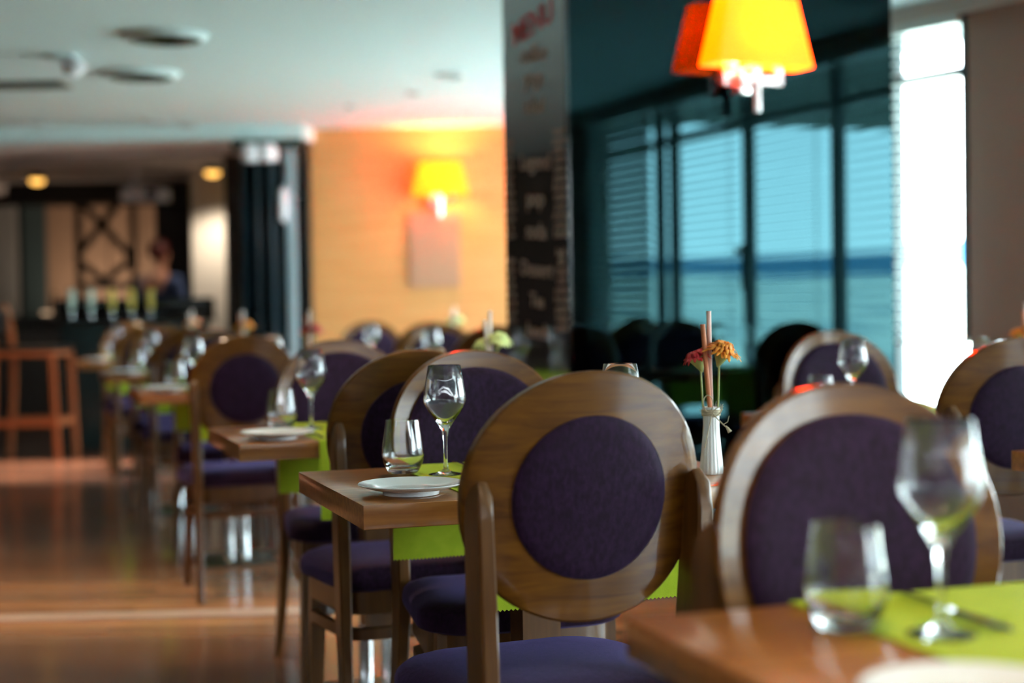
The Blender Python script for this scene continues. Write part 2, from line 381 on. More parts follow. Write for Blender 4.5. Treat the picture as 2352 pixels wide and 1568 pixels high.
# lattice screen
def px(a, b, y): return at_px(a, b, y)
lt = thing('lattice_screen', 'dark lattice frame with crossed bars standing above the bar', 'screen', (0, 0, 0))
LZ = 1.031
lm = mat('dark_bronze', (.055, .04, .028), .5)
p_a = px(178, 425, 15.9); p_b = px(303, 425, 15.9)
base_z = 1.02
lt.location = ((p_a.x + p_b.x) / 2, 15.9, LZ)
def lat(name, A, Bq, wd=.07):
    bm = bmesh.new(); off = Vector((lt.location.x, 15.9, LZ))
    sweep(bm, [A - off, Bq - off], rect(wd, .04), up=Vector((0, 1, 0))); obj(name, bm, lm, lt)
lat('post', Vector((p_a.x, 15.9, LZ)), p_a); lat('post', Vector((p_b.x, 15.9, LZ)), p_b)
for a, b in (((178, 590), (303, 430)), ((178, 455), (303, 590)), ((178, 598), (242, 645)), ((303, 598), (242, 645)), ((178, 430), (303, 430)), ((178, 655), (303, 655))):
    A = px(*a, 15.93); Bq = px(*b, 15.93); A.y = Bq.y = 15.9; lat('cross_bar', A, Bq)

# bar counter with taps
bc = thing('bar_counter', 'black bar counter with dark teal front at far left', 'counter', (-3.15, 12.35, 0))
obj('body', B(-.34, .72, -.25, .25, 0, .99, bev=.008), mat('teal_black_laminate', (.007, .018, .02), .35), bc)
obj('worktop', B(-.42, .76, -.30, .30, .99, 1.03, bev=.005), mat('black_top', (.01, .012, .012), .15), bc)
obj('ledge', B(-.42, .76, -.02, .28, 1.03, 1.17, bev=.004), MATS['black_top'], bc)
tapm = [mat('pale_tap', (.55, .72, .62), .3, emit=None), mat('amber_tap', (.75, .62, .12), .3)]
taps = []
for i, x in enumerate((165, 210, 258, 303, 347)):
    p = px(x, 735, 12.2)
    t = thing('beer_tap', ['first pale beer tap from left on bar counter', 'second pale beer tap from left on bar counter', 'middle beer tap of five on bar counter', 'fourth yellow beer tap from left on bar counter', 'rightmost yellow beer tap on bar counter'][i], 'tap', (p.x, 12.2, 1.03), group='beer taps on the bar counter')
    obj('handle', lathe(bmesh.new(), [(.012, .05), (.024, .08), (.026, .2), (.018, .215)], 14), tapm[0 if i < 2 else 1], t)
    bm = lathe(bmesh.new(), [(.02, 0), (.02, .01), (.01, .02), (.01, .055)], 12); box(bm, -.008, .008, -.07, 0, .03, .045); obj('spout', bm, chrome, t)
# bottles and glasses on the back ledge
for i, (x, hh, r_) in enumerate(((125, .24, .03), (160, .27, .035), (188, .25, .035))):
    p = px(x, 690, 15.2)
    t = thing('bottle', 'dark bottle on the back bar, ' + ['leftmost of three', 'middle one of three', 'rightmost of three'][i], 'bottle', (p.x, 15.2, 1.03), group='bottles on the back bar')
    obj('body', lathe(bmesh.new(), [(r_ * .9, 0), (r_, .01), (r_, hh * .6), (r_ * .4, hh * .75), (r_ * .35, hh), ], 16), mat('bottle_%d' % i, [(.02, .02, .015), (.10, .012, .012), (.03, .02, .01)][i], .1, coat=1), t)
    obj('cap', lathe(bmesh.new(), [(r_ * .4, hh), (r_ * .4, hh + .02)], 12), mat('cap_gold', (.5, .35, .1), .3, .8), t)
bb = thing('back_bar', 'black back bar shelf behind the beer taps', 'counter', (-3.9, 15.2, 0))
obj('body', B(-1.15, .85, -.22, 1.2, 0, .99), dark_w, bb); obj('top', B(-1.2, .9, -.25, 1.2, .99, 1.03), MATS['black_top'], bb)
st = thing('added_light_strip', 'added warm light strip brightening tan panels behind the back bar bottles', 'light', (-4.2, 16.3, 1.03))  # strip added as an extra source to brighten the tan bar panels
obj('housing', B(-.7, .7, -.03, .03, 0, .02), steel_dark, st); obj('diffuser', B(-.68, .68, -.02, .02, .02, .035), mat('strip_glow', (1, .8, .6), .5, emit=(1, .66, .4), es=.4), st)
l = bpy.data.lights.new('strip_fill_light', 'AREA'); l.shape = 'RECTANGLE'; l.size = 1.3; l.size_y = .04; l.energy = 2.6; l.color = (1, .75, .55)
lo = bpy.data.objects.new('strip_fill_light', l); C.objects.link(lo); lo.parent = st; lo.location = (0, 0, .05); lo.rotation_euler = (PI - .6, 0, 0)
# projector
pj = thing('projector', 'grey projector hanging from the bar ceiling', 'projector', tuple(px(335, 448, 13.4)))
pz = pj.location.z; pmat = mat('projector_plastic', (.62, .56, .56), .5)
obj('body', B(-.19, .19, -.13, .13, -.055, .055, bev=.015), pmat, pj)
obj('lens', lathe(bmesh.new(), [(.045, 0), (.045, .03), (.035, .035)], 20, T(.08, -.13, 0) @ Matrix.Rotation(PI / 2, 4, 'X')), mat('lens_glass', (.02, .02, .03), .05), pj)
bm = B(-.09, -.07, -.01, .01, .05, 2.345 - pz); box(bm, -.13, .05, -.05, .05, .05, .07); tube(bm, [(-.08, 0, .07), (-.15, 0, .14), (-.08, 0, .22)], .012); obj('bracket', bm, pmat, pj)
# bar downlights
bulb = mat('warm_bulb', (1, .8, .4), .4, emit=(1.0, .5, .1), es=.75)
for i, (a, b) in enumerate(((85, 410), (488, 392))):
    y = [14.6, 14.0][i]; p = px(a, b, y)
    t = thing('ceiling_downlight', ['glowing warm downlight at far left of the bar ceiling', 'glowing warm downlight in front of the cream column'][i], 'light', (p.x, y, 2.345), group='warm downlights in the bar ceiling')
    hh = 2.345 - p.z
    obj('housing', lathe(bmesh.new(), [(.03, 0), (.03, -hh + .09), (.075, -hh + .05), (.08, -hh - .01), (.07, -hh - .01), (.065, -hh + .04)], 20, close=False), steel_dark, t)
    obj('bulb', lathe(bmesh.new(), [(.03, -hh + .045), (.055, -hh + .03), (.07, -hh - .01), (.055, -hh - .045), (.02, -hh - .055)], 20), bulb, t)
    l = bpy.data.lights.new('bar_lamp', 'SPOT'); l.energy = 17; l.color = (1, .85, .66); l.spot_size = 2.2; l.spot_blend = .8; l.shadow_soft_size = .06
    lo = bpy.data.objects.new('bar_lamp', l); C.objects.link(lo); lo.location = (0, 0, -hh - .09); lo.parent = t

# folding partition door
fd = thing('folding_door', 'stack of dark glass folding doors with steel edge beside orange wall', 'door', (-1.75, 11.82, 0))
dm = mat('dark_glass_door', (.01, .025, .035), .12, .3, coat=1)
for k in range(5):
    x = -.20 + k * .05
    obj('leaf', box(bmesh.new(), -.008, .008, -.14, .14, .02, 2.18, T(x, 0, 0) @ Rz(math.radians(12 if k % 2 else -12))), dm, fd)
obj('post', B(.075, .135, -.06, .06, 0, 2.27, bev=.005), mat('blue_grey_aluminium', (.35, .48, .55), .35, .5), fd)
wt = mat('white_plastic', (.75, .76, .82), .4)
for x in (-.17, -.05): obj('roller_housing', lathe(bmesh.new(), [(.06, 2.17), (.075, 2.2), (.075, 2.27), (.05, 2.3)], 20, T(x, -.12, 0)), wt, fd)
obj('track', B(-.33, .2, -.05, .05, 2.27, 2.344), steel_dark, fd)
obj('handle', lathe(bmesh.new(), [(.012, 1.72), (.028, 1.75), (.028, 1.94), (.012, 1.98)], 14, T(.06, -.10, 0)), wt, fd)

# bar stools
def stool(name, label, loc, rz, grp):
    t = thing(name, label, 'stool', loc, rz, grp)
    sw = mat('red_brown_stool_wood', (.28, .085, .03), .35, coat=.4); pad = mat('black_leather', (.006, .006, .006), .45)
    for s in (-1, 1):
        obj('back_post', sweep(bmesh.new(), [(-.27, s * .19, 0), (-.235, s * .19, .4), (-.22, s * .19, .76), (-.25, s * .19, 1.0), (-.29, s * .19, 1.13)], rect(.035, .04), up=Vector((0, 1, 0))), sw, t)
        obj('leg', sweep(bmesh.new(), [(.24, s * .19, 0), (.21, s * .19, .76)], rect(.035, .035), up=Vector((0, 1, 0))), sw, t)
        obj('side_rail', B(-.24, .235, s * .19 - .012, s * .19 + .012, .25, .30), sw, t)
    obj('foot_rail', B(.205, .23, -.19, .19, .25, .30), sw, t)
    obj('seat_frame', B(-.22, .23, -.2, .2, .755, .79, bev=.005), sw, t)
    obj('seat', B(-.21, .235, -.2, .2, .79, .83, bev=.018), pad, t)
    obj('backrest', B(-.275, -.25, -.17, .17, .93, 1.10, bev=.01), pad, t)
    return t
p = px(95, 1030, 12.0)
stool('bar_stool', 'red-brown wooden bar stool seen side on at far left edge', (p.x + .11, 11.5, 0), math.radians(-4), None)

# person behind bar
def skin_body(name, J, E, m, parent, sub=2, root=0):
    me = bpy.data.meshes.new(name); me.from_pydata([j[0] for j in J], E, []); me.materials.append(m)
    o = bpy.data.objects.new(name, me); C.objects.link(o)
    bm = bmesh.new(); bm.from_mesh(me); lay = bm.verts.layers.skin.verify(); bm.verts.ensure_lookup_table()
    for i, j in enumerate(J):
        r_ = j[1]; bm.verts[i][lay].radius = (r_, r_) if not isinstance(r_, tuple) else r_; bm.verts[i][lay].use_root = (i == root)
    bm.to_mesh(me); bm.free()
    o.modifiers.new('skin', 'SKIN').use_smooth_shade = True; s = o.modifiers.new('sub', 'SUBSURF'); s.levels = sub; s.render_levels = sub
    dg = bpy.context.evaluated_depsgraph_get(); me2 = bpy.data.meshes.new_from_object(o.evaluated_get(dg)); bpy.data.objects.remove(o)
    if not me2.materials: me2.materials.append(m)
    o2 = bpy.data.objects.new(name, me2); C.objects.link(o2); o2.parent = parent
    return o2
pp = px(425, 700, 14.75)
pe = thing('person', 'person in dark blue top with reddish hair standing behind the bar', 'person', (-3.24, 14.5, 0), math.radians(-35))
J = [((0, 0, .95), (.15, .11)), ((0, 0, 1.15), (.14, .10)), ((0, 0, 1.32), (.17, .10)), ((0, 0, 1.42), (.06, .06)), ((0, .01, 1.49), (.05, .05)), ((0, .02, 1.56), (.078, .09)), ((0, .02, 1.64), (.07, .085)),
     ((.2, 0, 1.34), .055), ((.26, .03, 1.08), .043), ((.18, .22, 1.0), .032), ((.15, .28, 1.0), .034), ((-.2, 0, 1.34), .055), ((-.26, .03, 1.08), .043), ((-.18, .22, 1.0), .032), ((-.15, .28, 1.0), .034),
     ((.09, 0, .85), .09), ((.1, .02, .48), .06), ((.1, 0, .09), .042), ((.1, .11, .04), .04), ((-.09, 0, .85), .09), ((-.1, .02, .48), .06), ((-.1, 0, .09), .042), ((-.1, .11, .04), .04)]
E = [(0, 1), (1, 2), (2, 3), (3, 4), (4, 5), (5, 6), (2, 7), (7, 8), (8, 9), (9, 10), (2, 11), (11, 12), (12, 13), (13, 14), (0, 15), (15, 16), (16, 17), (17, 18), (0, 19), (19, 20), (20, 21), (21, 22)]
skin_body('body', J, E, mat('skin', (.35, .16, .10), .5), pe)
J2 = [((0, 0, .72), (.17, .13)), ((0, 0, .95), (.165, .125)), ((0, 0, 1.15), (.155, .115)), ((0, 0, 1.33), (.185, .115)), ((0, 0, 1.41), (.08, .08)), ((.21, 0, 1.35), .068), ((.27, .03, 1.1), .056), ((.2, .19, 1.02), .045), ((-.21, 0, 1.35), .068), ((-.27, .03, 1.1), .056), ((-.2, .19, 1.02), .045)]
skin_body('shirt', J2, [(0, 1), (1, 2), (2, 3), (3, 4), (3, 5), (5, 6), (6, 7), (3, 8), (8, 9), (9, 10)], mat('navy_cloth', (.01, .025, .08), .8), pe)
hb = bmesh.new(); bmesh.ops.create_uvsphere(hb, u_segments=20, v_segments=14, radius=1)
for v in hb.verts:
    v.co = Vector((v.co.x * .092, v.co.y * .108 - .012, v.co.z * .105 + 1.625))
    if v.co.y > .03 and v.co.z < 1.63: v.co.y = .03
obj('hair', hb, mat('auburn_hair', (.09, .012, .01), .5), pe)
fb = bmesh.new()
for s in (-1, 1): bmesh.ops.create_uvsphere(fb, u_segments=8, v_segments=6, radius=.009, matrix=T(s * .03, .104, 1.60))
obj('eye', fb, mat('dark_eye', (.01, .01, .01), .2), pe)
fb = bmesh.new(); bmesh.ops.create_cone(fb, segments=8, radius1=.014, radius2=.005, depth=.04, cap_ends=True, matrix=T(0, .115, 1.575) @ Matrix.Rotation(-.2, 4, 'X')); obj('nose', fb, MATS['skin'], pe)

# ------------------------------------------------------------ ceiling fittings
diffm = mat('ceiling_metal', (.03, .035, .015), .5); dvent = mat('vent_dark', (.02, .024, .010), .6)
def ceil_pt(a, b):
    d = rv * (a - 1176) - uv * (b - 784) + fwd * F_PX; k = (CEIL - H_CAM) / d.z; return Vector((d.x * k, d.y * k, CEIL))
for i, (a, b, r_) in enumerate(((378, 80, .215), (322, 168, .225))):
    p = ceil_pt(a, b)
    t = thing('ceiling_diffuser', ['round air diffuser on ceiling, the nearer of two', 'round air diffuser on ceiling, the farther of two'][i], 'vent', tuple(p), group='round ceiling diffusers')
    obj('flange', lathe(bmesh.new(), [(r_, 0), (r_, -.008), (r_ * .86, -.03), (r_ * .8, -.03), (r_ * .8, 0)], 40, close=False), ceil_m, t)
    bm = bmesh.new()
    for q in (.7, .5, .3): lathe(bm, [(r_ * q, -.01), (r_ * (q + .13), -.028), (r_ * (q + .12), -.031), (r_ * q, -.013)], 32, close=False)
    obj('rings', bm, diffm, t); obj('core', lathe(bmesh.new(), [(r_ * .8, 0), (r_ * .8, -.006), (.01, -.006)], 32), dvent, t)
p = ceil_pt(135, 128)
t = thing('ceiling_spotlight', 'small white spot fitting on ceiling near the round diffusers', 'light', tuple(p))
obj('base', lathe(bmesh.new(), [(.09, 0), (.09, -.012), (.07, -.02)], 24), ceil_m, t)
obj('head', lathe(bmesh.new(), [(.03, 0), (.055, .03), (.06, .1), (.05, .1)], 20, T(.04, 0, -.10) @ Matrix.Rotation(.7, 4, 'Y')), wt, t)
p = ceil_pt(152, 192)
t = thing('ceiling_grille', 'long rectangular dark air grille on ceiling at left edge', 'vent', tuple(p))
obj('frame', B(-1.0, 0, -.13, .13, -.012, 0), diffm, t); obj('louvre', B(-.98, -.02, -.11, .11, -.016, -.012), dvent, t)
for i, (a, b, r_, lab) in enumerate(((950, 212, .05, 'small round ceiling speaker left of the mirrored pillar'), (1035, 172, .09, 'faint round ceiling plate nearest to the mirrored pillar'), (805, 243, .04, 'tiny ceiling sensor above the orange wall'), (40, 283, .07, 'leftmost recessed ceiling lamp near pale bulkhead'), (88, 282, .07, 'second recessed ceiling lamp near pale bulkhead'), (355, 280, .1, 'wide recessed ceiling lamp near pale bulkhead'), (432, 286, .07, 'recessed ceiling lamp right of the wide one near bulkhead'))):
    p = ceil_pt(a, b); tag(obj('ceiling_spot', lathe(bmesh.new(), [(r_, 0), (r_, -.01), (r_ * .7, -.018), (r_ * .6, -.008)], 24), mat('grey_plate', (.4, .42, .42), .5), loc=p), lab, 'ceiling fitting', 'small ceiling fittings')

# warm fill spots added to the hall; downlight fittings over aisle and tables are invented
def hall_fill_light(x, y, e, lab=None, size=1.7):
    if lab:
        t = thing('ceiling_downlight', lab, 'light', (x, y, CEIL), group='added unseen downlights above the tables')
        obj('housing', lathe(bmesh.new(), [(.075, 0), (.075, -.006), (.06, -.008), (.055, 0)], 24, close=False), ceil_m, t)
        obj('bulb', lathe(bmesh.new(), [(.055, -.001), (.05, -.004), (.002, -.005)], 20), bulb, t)
    l = bpy.data.lights.new('hall_fill_spot', 'SPOT'); l.energy = e; l.color = (1, .70, .44); l.spot_size = size; l.spot_blend = .9; l.shadow_soft_size = .05
    lo = bpy.data.objects.new('hall_fill_spot', l); C.objects.link(lo); lo.location = (x, y, CEIL - .03)
hall_fill_light(-2.9, 5.5, 17, 'added unseen downlight above the left aisle, farther from the tables'); hall_fill_light(-1.6, 5.5, 20, 'added unseen downlight above the left aisle, nearer to the tables')
hall_fill_light(.1, 1.2, 16, 'added unseen downlight above the nearest table, left one'); hall_fill_light(1.4, 1.4, 16, 'added unseen downlight above the nearest table, right one')
hall_fill_light(-.1, 4.1, 14, 'added unseen downlight above the second table')
for a, b in ((40, 283), (88, 282), (355, 280), (432, 286)):
    p = ceil_pt(a, b); hall_fill_light(p.x, p.y - .5, 22, None, 1.3)  # spots added near the bulkhead fittings to brighten the far floor band

# ------------------------------------------------------------ wall lamps
shade_m = bpy.data.materials.new('glowing_amber_shade'); shade_m.use_nodes = True
b_ = shade_m.node_tree.nodes['Principled BSDF']; b_.inputs['Base Color'].default_value = (.8, .16, .003, 1); b_.inputs['Roughness'].default_value = .7
b_.inputs['Emission Color'].default_value = (1, .19, 0, 1); b_.inputs['Emission Strength'].default_value = .5
nt = shade_m.node_tree; tl = nt.nodes.new('ShaderNodeBsdfTranslucent'); tl.inputs[0].default_value = (.8, .21, .001, 1); ads = nt.nodes.new('ShaderNodeAddShader')
nt.links.new(b_.outputs[0], ads.inputs[0]); nt.links.new(tl.outputs[0], ads.inputs[1]); nt.links.new(ads.outputs[0], nt.nodes['Material Output'].inputs[0])
white_metal = mat('satin_nickel', (.92, .93, .93), .22, .9)
def shade_mesh(W, D, Hh, top=.73, th=.003):
    bm = bmesh.new(); loops = []
    def loop(w_, d_, z):
        out = []; r_ = .02; seg = 4
        for cx, cy, a0 in ((w_ / 2 - r_, d_ / 2 - r_, 0), (-w_ / 2 + r_, d_ / 2 - r_, PI / 2), (-w_ / 2 + r_, -d_ / 2 + r_, PI), (w_ / 2 - r_, -d_ / 2 + r_, 1.5 * PI)):
            for k in range(seg + 1): a = a0 + PI / 2 * k / seg; out.append(bm.verts.new((cx + r_ * math.cos(a), cy + r_ * math.sin(a), z)))
        return out
    ls = [loop(W, D, 0), loop(W * top, D * top, Hh), loop(W * top - 2 * th, D * top - 2 * th, Hh), loop(W - 2 * th, D - 2 * th, 0)]
    n = len(ls[0])
    for A, Bq in zip(ls, ls[1:] + ls[:1]):
        for i in range(n): bm.faces.new((A[i], A[(i + 1) % n], Bq[(i + 1) % n], Bq[i]))
    return bm
def sconce(label, F, zb, energy, tint=(1, .80, .5)):
    t = thing('wall_lamp', label, 'wall lamp', group='amber shaded wall lamps')
    t.matrix_world = F @ T(0, 0, zb)
    sh = obj('lamp_shade', shade_mesh(.44, .135, .252), shade_m, t, loc=(0, .095, 0))
    obj('mount_plate', B(-.115, -.015, 0, .045, -.068, .02, bev=.004), white_metal, t)
    obj('lamp_holder', lathe(bmesh.new(), [(.028, -.012), (.028, .05), (.018, .055), (.018, .09)], 16, T(-.05, .095, 0)), white_metal, t)
    obj('socket_base', B(-.082, -.018, .045, .10, -.105, -.062, bev=.008), white_metal, t)
    bm = B(-.03, -.0, .08, .12, -.03, -.01); box(bm, -.0, .105, .085, .11, -.068, -.036); box(bm, .08, .108, .085, .11, -.068, .01); box(bm, -.08, 0, .03, .11, -.06, -.035); obj('arm', bm, white_metal, t)
    bm = bmesh.new(); tube(bm, [(-.005, .10, .02), (-.005, .10, -.17)], .017, 14); obj('switch_stem', bm, white_metal, t)
    obj('bulb', lathe(bmesh.new(), [(.012, .09), (.03, .12), (.034, .15), (.02, .18), (.003, .188)], 16, T(-.05, .095, 0)), mat('lit_bulb', (1, .9, .7), .5, emit=(1, .75, .4), es=25), t)
    l = bpy.data.lights.new('lamp_light', 'POINT'); l.energy = energy; l.color = tint; l.shadow_soft_size = .035
    lo = bpy.data.objects.new('lamp_light', l); C.objects.link(lo); lo.parent = t; lo.location = (.03, .095, .15)
    return t
s_l = .144 * 5.6 + .02
sconce('glowing amber lamp with tapered shade on the dark mirrored pillar', FM @ T(s_l - .07, 0, 0), 1.96, 4)
FO = Matrix.Translation((-.53, 12.1, 0)) @ Matrix(((1, 0, 0), (0, -1, 0), (0, 0, 1))).to_4x4()
sconce('glowing yellow lamp with tapered shade on the far orange wall', FO, 1.925, 8, (1, .50, .10))

# ------------------------------------------------------------ chair
def curved_disc(rx, rz, yf, yb, k, zc, rec, e=2.1, n=64, rings=8, bev=.004, bulge=0., dirn=1):
    bm = bmesh.new()
    def pt(q, a, y):
        c, s = math.cos(a), math.sin(a)
        x = rx * q * math.copysign(abs(c) ** (2 / e), c); z = rz * q * math.copysign(abs(s) ** (2 / e), s)
        return Vector((x, k * x * x + y - z * rec, zc + z))
    loops = []
    def ring(q, y): loops.append([bm.verts.new(pt(q, 2 * PI * i / n, y)) for i in range(n)])
    qs = [i / rings for i in range(1, rings + 1)]
    bq = bev / rx
    for q in qs[:-1]: ring(q, yb - (bulge * (1 - q * q) ** .5 if dirn < 0 else 0))
    ring(1 - bq, yb); ring(1, yb + bev); ring(1, yf - bev); ring(1 - bq, yf)
    for q in reversed(qs[:-1]): ring(q, yf + (bulge * (1 - q * q) ** .5 if dirn > 0 else 0))
    for A, Bq in zip(loops, loops[1:]):
        for i in range(n): bm.faces.new((A[i], A[(i + 1) % n], Bq[(i + 1) % n], Bq[i]))
    bm.faces.new(loops[0]); bm.faces.new(loops[-1])
    return bm
def seat_loop(wf, wr, y0, y1, r_, z, n=8):
    """rounded trapezoid, front at y1"""
    out = []
    cs = [(wf - r_, y1 - r_, 0, r_), (-wf + r_, y1 - r_, PI / 2, r_), (-wr + r_ * .6, y0 + r_ * .6, PI, r_ * .6), (wr - r_ * .6, y0 + r_ * .6, 1.5 * PI, r_ * .6)]
    for cx, cy, a0, rr in cs:
        for k in range(n + 1): a = a0 + PI / 2 * k / n; out.append(Vector((cx + rr * math.cos(a), cy + rr * math.sin(a), z)))
    # soft bow of the front edge
    for v in out:
        if v.y > y1 - .02: v.y += .018 * (1 - (v.x / wf) ** 2)
    return out
def stack(bm, loops, cap=True):
    L_ = [[bm.verts.new(v) for v in l] for l in loops]; n = len(L_[0])
    for A, Bq in zip(L_, L_[1:]):
        for i in range(n): bm.faces.new((A[i], A[(i + 1) % n], Bq[(i + 1) % n], Bq[i]))
    if cap: bm.faces.new(L_[0]); bm.faces.new(L_[-1])
    return bm
def make_chair():
    t = thing('dining_chair', 'x', 'chair')
    zc, k, rec = .789, .72, .10
    obj('back_panel', curved_disc(.211, .203, .012, -.012, k, zc, rec), chair_wood, t)
    obj('front_pad', curved_disc(.171, .164, .024, .012, k, zc, rec, bev=.006, bulge=.012, dirn=1), purple, t)
    obj('rear_pad', curved_disc(.1355, .132, -.0125, -.017, k, zc, rec, e=2.0, bev=.003, bulge=.006, dirn=-1), purple, t)
    # seat
    sc = [(.93, .418), (.985, .424), (1.0, .436), (1.0, .450), (.985, .463), (.94, .473), (.84, .481), (.6, .486), (.25, .488)]
    base = seat_loop(.228, .195, .0, .40, .10, 0)
    cen = Vector((0, .20, 0)); lo = []
    for s_, z in sc: lo.append([cen + (v - cen) * s_ + Vector((0, 0, z)) for v in base])
    obj('seat', stack(bmesh.new(), lo), purple, t)
    for nm, z0, z1, s0 in (('apron', .362, .418, .90), ('stretcher', .300, .328, .90)):
        a = [cen + (v - cen) * s0 for v in base]; b = [cen + (v - cen) * (s0 - .09) for v in base]
        L_ = [[v + Vector((0, 0, z)) for v in l] for l, z in ((a, z0), (a, z1), (b, z1), (b, z0), (a, z0))]
        bm = bmesh.new(); V = [[bm.verts.new(v) for v in l] for l in L_[:4]]; n = len(base)
        for A, Bq in zip(V, V[1:] + V[:1]):
            for i in range(n): bm.faces.new((A[i], A[(i + 1) % n], Bq[(i + 1) % n], Bq[i]))
        obj(nm, bm, leg_wood, t)
    for s in (-1, 1):
        # front leg, square and slightly tapered
        obj('leg', sweep(bmesh.new(), [(s * .190, .350, 0), (s * .183, .341, .22), (s * .178, .335, .42)], rect(.04, .04), up=Vector((0, 1, 0)), scale=[.72, .9, 1.]), leg_wood, t)
        # sabre rear leg running up behind the back panel
        pts = [(s * .195, -.085, 0), (s * .190, -.045, .15), (s * .186, -.008, .30), (s * .184, .006, .42), (s * .186, .004, .55), (s * .190, -.002, .66), (s * .193, -.005, .76), (s * .192, -.004, .80), (s * .190, .004, .818)]
        wd = [.75, .88, 1, 1.12, 1.15, 1.1, 1.05, .95, .6]
        obj('leg', sweep(bmesh.new(), pts, [(-.013, -.027), (-.009, -.031), (.009, -.031), (.013, -.027), (.013, .027), (.009, .031), (-.009, .031), (-.013, .027)], up=Vector((0, 1, 0)), scale=wd), leg_wood, t)
    return t
A0 = math.radians(18.5)
EU = Vector((math.cos(A0), math.sin(A0), 0)); EV = Vector((-math.sin(A0), math.cos(A0), 0))
chair0 = make_chair(); first = [True]
def chair(x, y, rz, label, grp='oval backed dining chairs'):
    if first[0]:
        first[0] = False; c = chair0; c.location = (x, y, 0); c.rotation_euler = (0, 0, rz); tag(c, label, None, grp); return c
    return dup(chair0, (x, y, 0), rz, label, grp)
NR, FR = A0, A0 + PI
chair(.120, 2.50, math.radians(23), 'large sharp walnut chair seen from behind, pulled up to the in-focus table')
chair(.425, 2.00, FR + math.radians(3), 'blurred big purple-backed chair facing us behind the nearest table at right')
chair(-.088, 3.62, FR, 'purple chair facing us across the in-focus table, behind the wine glass')
chair(-.232, 3.74, NR, 'walnut chair back just left of the in-focus wine glass, near side of second table')
chair(-.540, 4.90, FR, 'purple chair facing us at the far side of second table')
chair(-1.010, 5.92, NR, 'walnut chair back on the near side of third table in left row')
chair(-1.36, 7.22, FR, 'purple chair facing us at the far side of third table')
chair(-1.63, 7.93, NR, 'walnut chair back on the near side of fourth table in left row')
chair(-1.98, 8.98, FR, 'purple chair facing us at the far side of fourth table')
chair(-2.29, 9.83, NR, 'walnut chair back on the near side of farthest table in left row')
chair(-2.65, 10.93, FR, 'chair facing us at the far end of left row before the bar')
chair(1.275, 3.98, NR, 'walnut chair with blue-purple pad seen from behind at right edge')
chair(1.045, 5.08, FR, 'pale purple chair facing us in front of the mirror, behind small wine glass')
chair(-.085, 7.25, NR, 'walnut chair back half hidden by the pillar, lower left of menu board')
chair(-.385, 8.32, FR, 'purple chair facing us below the far orange wall, the right one')
chair(-.47, 8.98, NR, 'walnut chair back in front of orange wall, behind the right purple one')
chair(-.90, 9.95, FR, 'purple chair facing us below the far orange wall, the leftmost one')
WA = math.atan2(-WD.x, WD.y * -1) * -1
wrz = math.atan2(WD.x, -WD.y)     # faces away along the window wall
for i, tt in enumerate((2.6, 4.3, 6.0)):
    c = wp(tt, .80)
    nm = ['nearest the brown wall pier', 'at the middle window table', 'nearest the closed blind'][i]
    a = wp(tt, .80) + Vector((WD.x, WD.y, 0)) * .58; b = wp(tt, .80) - Vector((WD.x, WD.y, 0)) * .58
    ang = math.atan2(WD.x, -WD.y)   # direction -WD as +Y
    chair(a.x, a.y, ang, 'window-side chair seen only in the mirror, ' + nm + ', back to window light', 'chairs reflected in the mirror')
    chair(b.x, b.y, ang + PI, 'window-side chair seen only in the mirror, ' + nm + ', on the pillar side', 'chairs reflected in the mirror')

# ------------------------------------------------------------ tables
TW, TD, TH = .84, .60, .75
def make_table():
    t = thing('dining_table', 'x', 'table')
    obj('tabletop', B(0, TW, 0, TD, TH - .0435, TH, bev=.0015), table_wood, t, smooth=30)
    cx, cy = TW / 2, TD / 2
    obj('column', B(cx - .04, cx + .04, cy - .04, cy + .04, .20, TH - .0435), leg_wood, t)
    for sx in (-1, 1):
        for sy in (-1, 1):
            obj('leg', lathe(bmesh.new(), [(.02, .012), (.013, .022), (.013, .2)], 14, T(cx + sx * .032, cy + sy * .032, 0)), chrome, t)
    obj('base_plate', B(cx - .17, cx + .17, cy - .17, cy + .17, 0, .012, bev=.004), steel_dark, t)
    return t
def runner_mesh(hang=.205, x0=.205, x1=.635):
    bm = bmesh.new(); th = .0022; z = TH + .0006; g = .0035
    prof = []
    # centre line front bottom -> over the top -> back bottom, outer surface then inner
    outer = [(-g - th, z - hang), (-g - th, z - .004), (-g + .001, z + th), (TD + g - .001, z + th), (TD + g + th, z - .004), (TD + g + th, z - hang)]
    inner = [(-g, z - hang), (-g, z - .006), (-g + .004, z), (TD + g - .004, z), (TD + g, z - .006), (TD + g, z - hang)]
    n = 104; xs = [x0 + (x1 - x0) * i / n for i in range(n + 1)]
    V = []
    for i, x in enumerate(xs):
        zz = .0035 if i % 2 else 0
        wob = .0015 * math.sin(x * 40)
        o = []
        for j, (y, h) in enumerate(outer + inner[::-1]):
            end = j in (0, 5, 6, 11)
            yy = y
            if end: yy += (-1 if y < .3 else 1) * (.004 + wob)
            o.append(bm.verts.new((x, yy, h + (zz if end else 0))))
        V.append(o)
    m = len(V[0])
    for A, Bq in zip(V, V[1:]):
        for j in range(m): bm.faces.new((A[j], A[(j + 1) % m], Bq[(j + 1) % m], Bq[j]))
    bm.faces.new(V[0]); bm.faces.new(V[-1])
    return bm
table0 = make_table(); used_t = [False]
runner0 = obj('table_runner', runner_mesh(), lime, smooth=30); tag(runner0, 'x', 'table runner'); used_r = [False]
